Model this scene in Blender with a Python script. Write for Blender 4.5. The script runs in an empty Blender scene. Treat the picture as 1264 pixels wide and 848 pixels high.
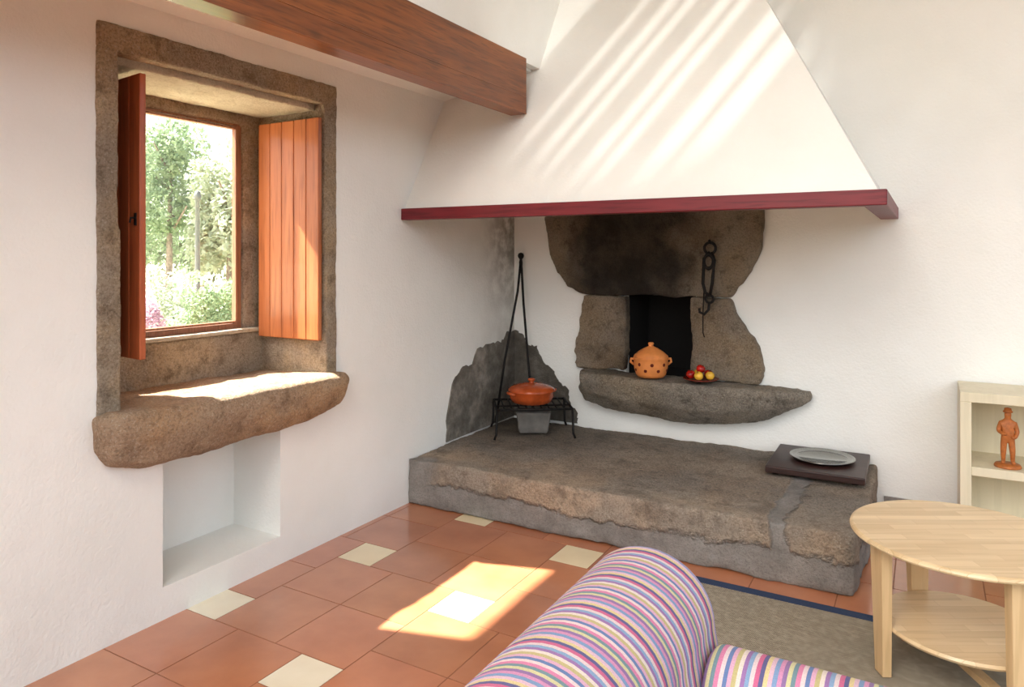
import bpy, bmesh, math, random
from mathutils import Vector, Matrix
random.seed(7)
C = bpy.context.scene.collection

# ---------------------------------------------------------------- materials
def lin(c):
    return tuple((v/12.92 if v <= 0.04045 else ((v+0.055)/1.055)**2.4) for v in c)
def rgb(r, g, b):
    return lin((r/255, g/255, b/255)) + (1,)

class NT:
    def __init__(s, name, rough=0.6, spec=0.4):
        s.m = bpy.data.materials.new(name); s.m.use_nodes = True
        s.t = s.m.node_tree; s.b = s.t.nodes['Principled BSDF']
        s.b.inputs['Roughness'].default_value = rough
        s.b.inputs['Specular IOR Level'].default_value = spec
    def n(s, ty, **kw):
        nd = s.t.nodes.new(ty)
        for k, v in kw.items():
            if k.startswith('_'): setattr(nd, k[1:], v)
            else:
                nd.inputs[k.replace('__', ' ')].default_value = v
        return nd
    def l(s, a, b): s.t.links.new(a, b)
    def pos(s):
        return s.n('ShaderNodeNewGeometry').outputs['Position']
    def obj(s):
        return s.n('ShaderNodeTexCoord').outputs['Object']
    def scale(s, v, sc):
        m = s.n('ShaderNodeMapping'); m.inputs['Scale'].default_value = sc
        s.l(v, m.inputs['Vector']); return m.outputs['Vector']
    def noise(s, v, sc, det=4, rough=0.55, dist=0):
        nd = s.n('ShaderNodeTexNoise', Scale=sc, Detail=det, Roughness=rough, Distortion=dist)
        s.l(v, nd.inputs['Vector']); return nd.outputs['Fac']
    def ramp(s, f, stops, interp='LINEAR'):
        r = s.n('ShaderNodeValToRGB'); r.color_ramp.interpolation = interp
        e = r.color_ramp.elements
        e[0].position = stops[0][0]; e[0].color = stops[0][1]
        e[1].position = stops[-1][0]; e[1].color = stops[-1][1]
        for p, c in stops[1:-1]:
            x = e.new(p); x.color = c
        s.l(f, r.inputs['Fac']); return r.outputs['Color']
    def mix(s, f, a, b, mode='MIX'):
        m = s.n('ShaderNodeMix', _data_type='RGBA', _blend_type=mode)
        for i, v in ((0, f), (6, a), (7, b)):
            if hasattr(v, 'links') or hasattr(v, 'is_linked'): s.l(v, m.inputs[i])
            else: m.inputs[i].default_value = v
        return m.outputs[2]
    def math(s, op, a, b=0.0, c=None, clamp=False):
        m = s.n('ShaderNodeMath', _operation=op, _use_clamp=clamp)
        for i, v in ((0, a), (1, b), (2, c)):
            if v is None: continue
            if hasattr(v, 'is_linked'): s.l(v, m.inputs[i])
            else: m.inputs[i].default_value = v
        return m.outputs[0]
    def mr(s, f, a, b, c=0.0, d=1.0, smooth=True):
        m = s.n('ShaderNodeMapRange')
        if smooth: m.interpolation_type = 'SMOOTHSTEP'
        s.l(f, m.inputs[0])
        for i, v in ((1, a), (2, b), (3, c), (4, d)): m.inputs[i].default_value = v
        return m.outputs[0]
    def sep(s, v):
        x = s.n('ShaderNodeSeparateXYZ'); s.l(v, x.inputs[0]); return x.outputs
    def col(s, c):
        if hasattr(c, 'is_linked'): s.l(c, s.b.inputs['Base Color'])
        else: s.b.inputs['Base Color'].default_value = c
    def bump(s, h, strength=0.3, dist=0.01):
        b = s.n('ShaderNodeBump', Strength=strength, Distance=dist)
        s.l(h, b.inputs['Height']); s.l(b.outputs[0], s.b.inputs['Normal'])

def plain(name, c, rough=0.6, metal=0.0, nz=40, amt=0.12, bump=0.1):
    s = NT(name, rough); v = s.obj()
    f = s.noise(v, nz, 5)
    d = tuple(x*(1-amt*2) for x in c[:3])+(1,)
    u = tuple(min(1, x*(1+amt)) for x in c[:3])+(1,)
    s.col(s.ramp(f, [(0.3, d), (0.7, u)]))
    s.b.inputs['Metallic'].default_value = metal
    if bump: s.bump(f, bump, 0.004)
    return s.m

def plaster(name, soot=False):
    s = NT(name, 0.85, 0.2); p = s.pos()
    big = s.noise(p, 1.6, 3)
    c = s.ramp(big, [(0.3, rgb(234, 234, 227)), (0.7, rgb(242, 242, 236))])
    x, y, z = s.sep(p)
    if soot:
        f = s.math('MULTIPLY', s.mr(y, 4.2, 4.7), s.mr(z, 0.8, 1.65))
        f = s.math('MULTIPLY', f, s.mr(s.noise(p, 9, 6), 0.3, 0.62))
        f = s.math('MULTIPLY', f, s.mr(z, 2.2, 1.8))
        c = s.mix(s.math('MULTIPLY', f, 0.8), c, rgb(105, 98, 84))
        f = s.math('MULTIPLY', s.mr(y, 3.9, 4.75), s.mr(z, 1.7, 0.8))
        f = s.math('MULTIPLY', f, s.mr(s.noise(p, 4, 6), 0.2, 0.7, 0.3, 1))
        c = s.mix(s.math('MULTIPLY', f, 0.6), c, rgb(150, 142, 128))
    s.col(c)
    h = s.math('ADD', s.math('MULTIPLY', s.noise(p, 5, 3), 3.0), s.noise(p, 70, 4))
    s.bump(h, 0.35, 0.008)
    return s.m

def granite(name, a, b, dark, soot=None, cement=None, ash_lit_edge=False, scale=1.0, spk=0.42, pale=0.35, grey=0.6):
    s = NT(name, 0.85, 0.25); p = s.pos()
    big = s.noise(p, 3.2*scale, 5, 0.6)
    c = s.ramp(big, [(0.32, a), (0.66, b)])
    gy = s.noise(p, 2.1, 4)
    c = s.mix(s.mr(gy, 0.4, 0.6, 0.1, grey), c, rgb(158, 153, 144))
    sp = s.noise(p, 95*scale, 4, 0.75)
    c = s.mix(s.mr(sp, 0.52, 0.40, 0, spk), c, dark)
    sp2 = s.noise(p, 120*scale, 3, 0.65)
    c = s.mix(s.mr(sp2, 0.54, 0.68, 0, pale), c, rgb(232, 222, 204))
    med = s.noise(p, 9*scale, 8, 0.75)
    c = s.mix(s.mr(med, 0.5, 0.32, 0, 0.6), c, dark)
    x, y, z = s.sep(p)
    if ash_lit_edge:
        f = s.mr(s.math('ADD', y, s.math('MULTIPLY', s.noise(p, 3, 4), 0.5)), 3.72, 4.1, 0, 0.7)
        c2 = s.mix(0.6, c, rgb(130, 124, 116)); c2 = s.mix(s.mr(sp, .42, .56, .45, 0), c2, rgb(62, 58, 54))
        c = s.mix(f, c, c2)  # tan colour paints the sunlit front edge; ash greys the back
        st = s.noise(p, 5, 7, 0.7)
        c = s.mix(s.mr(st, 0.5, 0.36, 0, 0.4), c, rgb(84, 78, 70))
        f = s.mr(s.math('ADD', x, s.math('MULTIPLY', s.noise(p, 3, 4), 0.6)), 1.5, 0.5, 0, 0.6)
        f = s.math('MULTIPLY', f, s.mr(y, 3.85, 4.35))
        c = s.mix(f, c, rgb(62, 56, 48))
    hcem = None
    if cement:
        nz = s.math('MULTIPLY', s.math('SUBTRACT', s.noise(p, 4.5, 6, 0.65), 0.5), 0.2)
        zz = s.math('ADD', z, nz)
        f1 = s.mr(zz, 0.16, 0.13)
        dx = s.math('ABSOLUTE', s.math('SUBTRACT', s.math('ADD', x, s.math('MULTIPLY', nz, 0.8)), 2.13))
        f2 = s.mr(dx, 0.055, 0.03)
        f3 = s.mr(s.math('ADD', x, nz), 0.28, 0.12)
        f3 = s.math('MULTIPLY', f3, s.mr(y, 3.6, 3.49))
        f = s.math('MAXIMUM', s.math('MAXIMUM', f1, f2), f3)
        cm = s.ramp(s.noise(p, 7, 6, 0.65), [(0.3, rgb(108, 104, 100)), (0.7, rgb(150, 146, 140))])
        cm = s.mix(s.mr(sp, 0.5, 0.4, 0, 0.3), cm, rgb(80, 76, 70))
        c = s.mix(s.math('MULTIPLY', f, 0.92), c, cm); hcem = f
    if soot:
        (x0, x1, x2, x3, amt) = soot
        nz = s.math('MULTIPLY', s.math('SUBTRACT', s.noise(p, 3, 4), 0.5), 0.5)
        xx = s.math('ADD', x, nz)
        f = s.math('MULTIPLY', s.mr(xx, x0, x1), s.mr(xx, x3, x2))
        f = s.math('MULTIPLY', f, s.mr(s.noise(p, 5, 5), 0.3, 0.6, 0.85, 1))
        c = s.mix(s.math('MULTIPLY', f, amt), c, rgb(24, 19, 16))
    s.col(c)
    h = s.math('ADD', s.math('MULTIPLY', med, 3.0), sp)
    if hcem is not None: h = s.math('MULTIPLY', h, s.math('SUBTRACT', 1.2, s.math('MULTIPLY', hcem, 0.8)))
    s.bump(h, 1.0, 0.014)
    return s.m

def wood(name, c1, c2, axis=1, rough=0.4, fine=28, coat=0.0, knots=False, dk=0.55, blocks=False):
    s = NT(name, rough); v = s.obj()
    sc = [1, 1, 1]; sc[axis] = 0.06
    vv = s.scale(v, sc)
    f = s.noise(vv, fine, 6, 0.6, 0.6)
    f2 = s.noise(vv, fine*4, 3, 0.5)
    c = s.ramp(f, [(0.3, c1), (0.7, c2)])
    d = tuple(x*dk for x in c1[:3])+(1,)
    c = s.mix(s.mr(f2, 0.5, 0.35, 0, 0.5), c, d)
    if knots:
        k = s.n('ShaderNodeTexVoronoi', Scale=3.4); sc2 = [1, 1, 1]; sc2[axis] = 0.5
        s.l(s.scale(v, sc2), k.inputs['Vector'])
        c = s.mix(s.mr(k.outputs['Distance'], 0.1, 0.03, 0, 0.8), c, d)
    if blocks:
        w = s.n('ShaderNodeTexBrick', Scale=1.0, **{'Mortar__Size': 0.0006, 'Brick__Width': 0.22, 'Row__Height': 0.045})
        w.inputs['Color1'].default_value = (1, 1, 1, 1); w.inputs['Color2'].default_value = (0.84, 0.8, 0.74, 1)
        w.inputs['Mortar'].default_value = (0.7, 0.64, 0.56, 1)
        s.l(v, w.inputs['Vector']); c = s.mix(1.0, c, w.outputs['Color'], 'MULTIPLY')
    s.col(c); s.b.inputs['Coat Weight'].default_value = coat
    s.bump(f, 0.1, 0.003)
    return s.m

STR = [(196,120,150),(208,190,188),(96,118,158),(200,156,176),(176,166,116),(208,196,184),(142,108,154),(124,152,180),
       (204,186,184),(186,96,128),(88,88,128),(200,182,132),(200,168,180),(116,142,174),(192,134,164),(132,104,146),(192,186,142),(106,132,138)]
def stripes(name, axis, period=0.165):
    s = NT(name, 0.9, 0.1); v = s.pos()
    co = s.sep(v)[axis]
    f = s.math('FRACT', s.math('DIVIDE', co, period))
    st = [(i/len(STR), rgb(*c)) for i, c in enumerate(STR)]
    c = s.ramp(f, st, 'CONSTANT')
    w = s.noise(v, 420, 2)
    c = s.mix(s.mr(w, 0.4, 0.6, 0, 0.2), c, rgb(90, 80, 96))
    s.col(c); s.bump(w, 0.3, 0.002)
    s.b.inputs['Sheen Weight'].default_value = 0.05
    return s.m

M = {}
M['wall'] = plaster('white_plaster')
M['wallsoot'] = plaster('white_plaster_soot', True)
M['gran_win'] = granite('granite_window', rgb(178, 150, 114), rgb(212, 188, 152), rgb(96, 80, 60))
M['gran_soffit'] = granite('granite_soffit', rgb(218, 204, 176), rgb(236, 226, 204), rgb(170, 150, 120), spk=0.3, grey=0.2)
M['gran_sill'] = granite('granite_sill', rgb(186, 142, 98), rgb(214, 176, 134), rgb(108, 84, 60), grey=0.4)
M['gran_lintel'] = granite('granite_lintel', rgb(130, 110, 84), rgb(158, 138, 110), rgb(64, 54, 42), soot=(0.32, 0.7, 1.2, 1.55, 0.93), spk=0.3, pale=0.15, grey=0.4)
M['gran_jamb'] = granite('granite_jamb', rgb(130, 108, 82), rgb(160, 138, 108), rgb(64, 54, 42), soot=(0.8, 1.02, 1.2, 1.48, 0.75), spk=0.35, pale=0.2, grey=0.4)
M['gran_shelf'] = granite('granite_shelf', rgb(114, 100, 82), rgb(158, 142, 118), rgb(62, 54, 44), spk=0.4, pale=0.3, grey=0.5)
M['gran_hearth'] = granite('granite_hearth', rgb(190, 164, 136), rgb(218, 194, 166), rgb(110, 96, 82), cement=True, ash_lit_edge=True)
def m_cem():
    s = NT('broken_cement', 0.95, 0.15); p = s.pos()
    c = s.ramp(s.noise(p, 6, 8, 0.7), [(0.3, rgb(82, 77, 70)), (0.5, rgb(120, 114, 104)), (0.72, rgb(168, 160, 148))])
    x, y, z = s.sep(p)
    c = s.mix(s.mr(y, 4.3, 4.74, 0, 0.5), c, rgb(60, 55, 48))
    s.col(c); s.bump(s.noise(p, 18, 8, 0.7), 1.0, 0.02); return s.m
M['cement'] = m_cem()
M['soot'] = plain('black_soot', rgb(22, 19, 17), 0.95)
M['beam'] = wood('beam_wood', rgb(108, 56, 22), rgb(146, 82, 34), 1, 0.3, 26, 0.2, True, 0.5)
M['mantel'] = wood('mantel_wood', rgb(98, 20, 30), rgb(122, 34, 42), 0, 0.45, 20)
M['shutter'] = wood('shutter_wood', rgb(164, 92, 50), rgb(192, 118, 70), 2, 0.38, 14, 0.15, True, 0.7)
M['shutter_dark'] = wood('shutter_dark', rgb(170, 84, 48), rgb(194, 106, 62), 2, 0.4, 16, 0.2, dk=0.7)
M['frame'] = wood('frame_wood', rgb(140, 96, 70), rgb(168, 120, 90), 2, 0.4, 22)
M['birch'] = wood('birch_wood', rgb(218, 190, 146), rgb(232, 208, 168), 0, 0.4, 10, 0.1, dk=0.88, blocks=True)
M['birch_leg'] = wood('birch_leg', rgb(202, 168, 120), rgb(220, 190, 146), 2, 0.42, 10, 0.1, dk=0.85)
M['shelfw'] = wood('pale_birch_veneer', rgb(214, 204, 174), rgb(224, 214, 186), 2, 0.5, 8, dk=0.93)
M['iron'] = plain('black_iron', rgb(30, 27, 25), 0.6, 0.5, nz=80, amt=0.3, bump=0.3)
M['steel'] = plain('grey_metal', rgb(150, 150, 146), 0.15, 0.95, nz=20, amt=0.05, bump=0)
M['darkwood'] = wood('dark_board', rgb(44, 26, 22), rgb(62, 38, 32), 0, 0.4, 18)
M['glaze'] = plain('glazed_terracotta', rgb(172, 76, 34), 0.16, nz=12, amt=0.18, bump=0)
M['terra'] = plain('bare_terracotta', rgb(214, 132, 68), 0.6, nz=30, amt=0.06, bump=0.1)
M['terra_fig'] = plain('figurine_clay', rgb(176, 102, 48), 0.5, nz=60, amt=0.15, bump=0.2)
M['dish'] = plain('dish_clay', rgb(110, 36, 20), 0.2, nz=20, amt=0.1, bump=0)
M['hole'] = plain('dark_hole', rgb(90, 26, 10), 0.9, amt=0.02, bump=0)
M['apple_red'] = plain('apple_red', rgb(176, 30, 20), 0.25, nz=18, amt=0.35, bump=0)
M['apple_yel'] = plain('apple_yellow', rgb(226, 176, 60), 0.25, nz=18, amt=0.12, bump=0)
M['stem'] = plain('brown_stem', rgb(70, 46, 24), 0.8)
M['navy'] = plain('navy_tape', rgb(46, 62, 92), 0.9, nz=300, amt=0.2, bump=0.3)
M['str_y'] = stripes('striped_fabric_y', 1)
M['str_x'] = stripes('striped_fabric_x', 0)
M['base'] = plain('grey_skirting', rgb(140, 134, 128), 0.6)

def m_rug():
    s = NT('sisal_weave', 0.95, 0.1); p = s.pos()
    w = s.n('ShaderNodeTexBrick', Scale=1.0, **{'Mortar__Size': 0.0013, 'Brick__Width': 0.011, 'Row__Height': 0.006})
    w.inputs['Color1'].default_value = rgb(180, 170, 150); w.inputs['Color2'].default_value = rgb(160, 150, 132)
    w.inputs['Mortar'].default_value = rgb(108, 100, 86)
    s.l(p, w.inputs['Vector'])
    s.col(s.mix(s.mr(s.noise(p, 40, 3), .4, .7, 0, .3), w.outputs['Color'], rgb(190, 181, 162)))
    s.bump(w.outputs['Fac'], -0.5, 0.003)
    return s.m
M['rug'] = m_rug()

def m_tile(name, c1, c2, rough):
    s = NT(name, rough, 0.5); p = s.pos()
    at = s.n('ShaderNodeVertexColor'); at.layer_name = 'tint'
    f = s.noise(p, 4, 5)
    c = s.ramp(f, [(0.3, c1), (0.7, c2)])
    c = s.mix(1.0, c, at.outputs['Color'], 'MULTIPLY')
    s.col(c); s.bump(s.noise(p, 9, 3), 0.06, 0.006)
    s.b.inputs['Coat Weight'].default_value = 1.0
    s.b.inputs['Coat Roughness'].default_value = 0.16
    return s.m
M['tile'] = m_tile('terracotta_tile', rgb(174, 106, 70), rgb(196, 128, 90), 0.28)
M['inset'] = m_tile('cream_tile', rgb(232, 220, 190), rgb(242, 234, 208), 0.3)
M['grout'] = plain('grout', rgb(146, 100, 76), 0.9)

def m_glass():
    s = NT('window_glass'); t = s.t
    tr = s.n('ShaderNodeBsdfTransparent'); gl = s.n('ShaderNodeBsdfGlossy', Roughness=0.02)
    mx = s.n('ShaderNodeMixShader'); mx.inputs[0].default_value = 0.04
    s.l(tr.outputs[0], mx.inputs[1]); s.l(gl.outputs[0], mx.inputs[2])
    s.l(mx.outputs[0], t.nodes['Material Output'].inputs['Surface'])
    return s.m
M['glass'] = m_glass()
def m_leaf(name, c1, c2):
    s = NT(name, 0.6, 0.2); f = s.noise(s.obj(), 3, 4)
    c = s.ramp(f, [(0.3, c1), (0.7, c2)]); s.col(c)
    tr = s.n('ShaderNodeBsdfTranslucent'); s.l(c, tr.inputs[0])
    mx = s.n('ShaderNodeMixShader'); mx.inputs[0].default_value = 0.45
    s.l(s.b.outputs[0], mx.inputs[1]); s.l(tr.outputs[0], mx.inputs[2])
    s.l(mx.outputs[0], s.t.nodes['Material Output'].inputs['Surface'])
    return s.m
M['leaf1'] = m_leaf('leaf_bright', rgb(120, 150, 84), rgb(168, 188, 114))
M['leaf2'] = m_leaf('leaf_deep', rgb(118, 142, 112), rgb(156, 174, 138))
M['leaf3'] = m_leaf('leaf_silver', rgb(148, 162, 140), rgb(186, 194, 168))
M['leaf4'] = m_leaf('flower_pink', rgb(176, 142, 162), rgb(204, 172, 188))
M['bark'] = plain('bark', rgb(138, 126, 112), 0.9, nz=10, amt=0.3, bump=0.6)
M['grass'] = plain('pale_ground', rgb(186, 178, 150), 0.95, nz=4, amt=0.15, bump=0.4)
M['pole'] = plain('pole_metal', rgb(104, 110, 106), 0.5, 0.3)

# ---------------------------------------------------------------- mesh helpers
def setup(o, parent=None, label=None, category=None, kind=None, group=None):
    if parent: o.parent = parent
    if label: o['label'] = label
    if category: o['category'] = category
    if kind: o['kind'] = kind
    if group: o['group'] = group
    return o
def fin(name, bm, mats, smooth=False, center=False, bevel=0, loc=(0, 0, 0), **kw):
    me = bpy.data.meshes.new(name)
    if center:
        lo = [min(v.co[i] for v in bm.verts) for i in range(3)]; hi = [max(v.co[i] for v in bm.verts) for i in range(3)]
        c = Vector(((lo[0]+hi[0])/2, (lo[1]+hi[1])/2, lo[2]))
        bmesh.ops.translate(bm, verts=bm.verts, vec=-c); loc = c
    bmesh.ops.recalc_face_normals(bm, faces=bm.faces)
    bm.to_mesh(me); bm.free()
    if not isinstance(mats, (list, tuple)): mats = [mats]
    for m in mats: me.materials.append(m)
    if smooth:
        for p in me.polygons: p.use_smooth = True
    o = bpy.data.objects.new(name, me); C.objects.link(o); o.location = loc
    if bevel:
        b = o.modifiers.new('bev', 'BEVEL'); b.width = bevel; b.segments = 3; b.limit_method = 'ANGLE'; b.angle_limit = 0.6
    return setup(o, **kw)
def empty(name, loc, **kw):
    o = bpy.data.objects.new(name, None); o.empty_display_size = 0.1; C.objects.link(o); o.location = loc
    return setup(o, **kw)
def box(bm, x0, x1, y0, y1, z0, z1, mi=0):
    vs = [bm.verts.new(p) for p in ((x0,y0,z0),(x1,y0,z0),(x1,y1,z0),(x0,y1,z0),(x0,y0,z1),(x1,y0,z1),(x1,y1,z1),(x0,y1,z1))]
    for f in ((0,3,2,1),(4,5,6,7),(0,1,5,4),(1,2,6,5),(2,3,7,6),(3,0,4,7)):
        fc = bm.faces.new([vs[i] for i in f]); fc.material_index = mi
    return vs
def cyl(bm, p1, p2, r1, r2=None, seg=12, mi=0):
    p1 = Vector(p1); p2 = Vector(p2); r2 = r1 if r2 is None else r2
    d = (p2-p1); L = d.length
    q = d.to_track_quat('Z', 'Y').to_matrix().to_4x4()
    bmesh.ops.create_cone(bm, cap_ends=True, segments=seg, radius1=r1, radius2=r2, depth=L, matrix=Matrix.Translation((p1+p2)/2) @ q)
def tube(bm, pts, r, seg=8, closed=False):
    P = [Vector(p) for p in pts]; n = len(P); rings = []
    ref = None
    for i, p in enumerate(P):
        if closed: d = (P[(i+1) % n]-P[i-1])
        else: d = (P[min(i+1, n-1)]-P[max(i-1, 0)])
        d.normalize()
        if ref is None: ref = d.orthogonal().normalized()
        ref = (ref-d*ref.dot(d)).normalized(); b = d.cross(ref)
        rings.append([bm.verts.new(p+ref*(r*math.cos(2*math.pi*k/seg))+b*(r*math.sin(2*math.pi*k/seg))) for k in range(seg)])
    m = n if closed else n-1
    for i in range(m):
        A = rings[i]; B = rings[(i+1) % n]
        for k in range(seg): bm.faces.new((A[k], A[(k+1) % seg], B[(k+1) % seg], B[k]))
    if not closed:
        bm.faces.new(rings[0][::-1]); bm.faces.new(rings[-1])
def lathe(bm, prof, seg=40, mi=0, c=(0, 0, 0)):
    rings = []
    for r, z in prof:
        if r < 1e-5: rings.append([bm.verts.new((c[0], c[1], c[2]+z))])
        else: rings.append([bm.verts.new((c[0]+r*math.cos(2*math.pi*i/seg), c[1]+r*math.sin(2*math.pi*i/seg), c[2]+z)) for i in range(seg)])
    for a, b in zip(rings[:-1], rings[1:]):
        for i in range(seg):
            j = (i+1) % seg
            q = [a[i % len(a)], a[j % len(a)], b[j % len(b)], b[i % len(b)]]
            u = []
            for v in q:
                if v not in u: u.append(v)
            if len(u) > 2:
                f = bm.faces.new(u); f.material_index = mi
def torus(bm, c, R, r, axis='Z', seg=24, s2=8, sx=1, sz=1):
    rings = []
    for i in range(seg):
        a = 2*math.pi*i/seg; ring = []
        for j in range(s2):
            b = 2*math.pi*j/s2
            x = (R+r*math.cos(b))*math.cos(a)*sx; y = (R+r*math.cos(b))*math.sin(a)*sz; z = r*math.sin(b)
            p = (x, y, z) if axis == 'Z' else ((x, z, y) if axis == 'Y' else (z, x, y))
            ring.append(bm.verts.new((c[0]+p[0], c[1]+p[1], c[2]+p[2])))
        rings.append(ring)
    for i in range(seg):
        A = rings[i]; B = rings[(i+1) % seg]
        for j in range(s2): bm.faces.new((A[j], A[(j+1) % s2], B[(j+1) % s2], B[j]))
TEX = {}
def clouds(sz, depth=3):
    k = (sz, depth)
    if k not in TEX:
        t = bpy.data.textures.new('clouds', 'CLOUDS'); t.noise_scale = sz; t.noise_depth = depth; TEX[k] = t
    return TEX[k]
def rockify(o, voxel=0.02, sm=4, d1=0.03, s1=0.2, d2=0.008, s2=0.03):
    m = o.modifiers.new('rem', 'REMESH'); m.mode = 'VOXEL'; m.voxel_size = voxel; m.use_smooth_shade = True
    m = o.modifiers.new('sm', 'SMOOTH'); m.iterations = sm; m.factor = 0.6
    m = o.modifiers.new('d1', 'DISPLACE'); m.texture = clouds(s1); m.strength = d1; m.mid_level = 0.5; m.texture_coords = 'GLOBAL'
    m = o.modifiers.new('d2', 'DISPLACE'); m.texture = clouds(s2, 3); m.strength = d2; m.mid_level = 0.5; m.texture_coords = 'GLOBAL'
def prism(bm, pts, fa, fb):
    A = [bm.verts.new(fa(*p)) for p in pts]; B = [bm.verts.new(fb(*p)) for p in pts]
    n = len(pts)
    bm.faces.new(A); bm.faces.new(list(reversed(B)))
    for i in range(n):
        j = (i+1) % n; bm.faces.new((A[i], B[i], B[j], A[j]))
def jag(pts, amp, sub=5, closed=True, seed=1):
    rnd = random.Random(seed); out = []
    for i in range(len(pts)):
        a = pts[i]; b = pts[(i+1) % len(pts)]
        for k in range(sub):
            t = k/sub; w = amp if k else amp*0.4
            out.append((a[0]+(b[0]-a[0])*t+rnd.uniform(-w, w), a[1]+(b[1]-a[1])*t+rnd.uniform(-w, w)))
    return out

# ---------------------------------------------------------------- room shell
def wall_cells(bm, us, vs, fn):
    for u0, u1 in zip(us[:-1], us[1:]):
        for v0, v1 in zip(vs[:-1], vs[1:]): fn(bm, u0, u1, v0, v1)
bm = bmesh.new()
def lw(bm, y0, y1, z0, z1):
    ym = (y0+y1)/2; zm = (z0+z1)/2
    if 1.6 < ym < 2.81 and 0.70 < zm < 2.36: return
    x1 = 0.0
    if 1.842 < ym < 2.462 and 0.135 < zm < 0.70: x1 = -0.337
    box(bm, -0.55, x1, y0, y1, z0, z1)
wall_cells(bm, [-1.6, 1.6, 1.842, 2.462, 2.81, 4.745], [0, 0.135, 0.70, 2.36, 2.5], lw)
fin('wall_left', bm, M['wallsoot'], kind='structure')
bm = bmesh.new()
def bw(bm, x0, x1, z0, z1):
    xm = (x0+x1)/2; zm = (z0+z1)/2
    if 0.90 < xm < 1.39 and 0.66 < zm < 1.25: return
    box(bm, x0, x1, 4.745, 5.3, z0, z1)
wall_cells(bm, [-0.55, 0.90, 1.39, 5.4], [0, 0.66, 1.25, 4.5], bw)
fin('wall_back', bm, M['wall'], kind='structure')
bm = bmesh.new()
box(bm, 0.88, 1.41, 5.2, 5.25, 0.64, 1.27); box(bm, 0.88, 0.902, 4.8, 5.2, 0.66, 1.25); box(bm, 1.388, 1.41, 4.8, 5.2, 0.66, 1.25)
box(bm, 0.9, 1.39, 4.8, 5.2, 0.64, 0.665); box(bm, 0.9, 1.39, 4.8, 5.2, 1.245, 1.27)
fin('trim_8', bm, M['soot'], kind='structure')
bm = bmesh.new()
prism(bm, [(-0.55, 2.5), (0.0, 2.5), (0.6, 2.63), (0.6, 2.75), (-0.55, 2.62)], lambda x, z: (x, -1.6, z), lambda x, z: (x, 4.745, z))
fin('ceiling', bm, M['wall'], kind='structure')
bm = bmesh.new(); box(bm, 0.57, 0.655, -1.6, 4.745, 2.645, 4.5)
fin('wall_upper', bm, M['wall'], kind='structure')
bm = bmesh.new(); box(bm, 0.45, 5.4, -1.6, 5.3, 4.5, 4.6)
fin('ceiling_main', bm, M['wall'], kind='structure')
# floor
bm = bmesh.new(); cl = bm.loops.layers.color.new('tint')
box(bm, -0.55, 5.4, -1.6, 5.3, -0.06, -0.0015, 2)
S = 0.21; L2 = 0.71; OX, OY = 0.891, 2.451
G = 0.0025
def tile(x0, x1, y0, y1, mi):
    x0 = max(x0, -0.02); y0 = max(y0, -1.6); x1 = min(x1, 5.4); y1 = min(y1, 4.76)
    if x1-x0 < 0.02 or y1-y0 < 0.02: return
    n0 = len(bm.faces)
    box(bm, x0+G, x1-G, y0+G, y1-G, -0.004, 0.0, mi)
    k = random.uniform(0.93, 1.03); t = (k, k*random.uniform(0.98, 1.02), k*random.uniform(0.95, 1.04), 1)
    if mi == 1:
        k = random.choice((0.94, 0.97, 1.0)); t = (k*1.03, k, k*(0.93 if k < 0.98 else 1.06), 1)
    bm.faces.ensure_lookup_table()
    for f in bm.faces[n0:]:
        for lp in f.loops: lp[cl] = t
for i in range(-7, 8):
    for j in range(-9, 9):
        ox = OX+i*S+j*L2; oy = OY+i*L2-j*S
        if ox < -1.8 or ox > 5.6 or oy < -2.6 or oy > 5: continue
        tile(ox, ox+S, oy, oy+S, 1)
        h = L2/2
        for a in range(2):
            for b in range(2):
                tile(ox+S+a*h, ox+S+a*h+h, oy+b*h, oy+b*h+h, 0)
fin('floor', bm, [M['tile'], M['inset'], M['grout']], kind='structure')
bm = bmesh.new(); box(bm, 2.5, 5.4, 4.73, 4.745, 0, 0.09)
fin('baseboard_back', bm, M['base'], kind='structure')

# hood
bm = bmesh.new()
zb = 1.775; zt = 4.1; th = 0.05
o_ = [(0.0, 3.42, zb), (2.54, 3.42, zb), (2.54, 4.745, zb), (0.0, 4.745, zt), (1.33, 4.745, zt)]
i_ = [(0.0, 3.42+th, zb), (2.54-th, 3.42+th, zb), (2.54-th, 4.745, zb), (0.0, 4.745, zt-0.09), (1.33-0.02, 4.745, zt-0.09)]
O = [bm.verts.new(p) for p in o_]; I = [bm.verts.new(p) for p in i_]
bm.faces.new((O[0], O[1], O[4], O[3])); bm.faces.new((O[1], O[2], O[4]))
bm.faces.new((I[3], I[4], I[1], I[0])); bm.faces.new((I[4], I[2], I[1]))
bm.faces.new((O[0], I[0], I[1], O[1])); bm.faces.new((O[1], I[1], I[2], O[2]))
bm.faces.new((O[0], O[3], I[3], I[0])); bm.faces.new((O[3], O[4], I[4], I[3])); bm.faces.new((O[4], O[2], I[2], I[4]))
fin('chimney_hood', bm, M['wall'], label='white plastered sloping chimney hood above the stone hearth', category='chimney hood')
# mantel
bm = bmesh.new()
prism(bm, [(0.0, 3.385), (2.575, 3.385), (2.575, 4.745), (2.48, 4.745), (2.48, 3.47), (0.0, 3.47)], lambda x, y: (x, y, 1.71), lambda x, y: (x, y, 1.778))
fin('mantel_beam', bm, M['mantel'], bevel=0.005, label='dark red painted wooden beam along the bottom of the chimney hood', category='beam')
# ceiling beam
bm = bmesh.new()
box(bm, 0.56, 0.665, -1.6, 3.73, 2.335, 2.665)
box(bm, 0.663, 0.667, -1.6, 3.728, 2.43, 2.434)
fin('ceiling_beam', bm, M['beam'], bevel=0.004, label='varnished brown knotty wooden ceiling beam running to the hood', category='beam')

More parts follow.
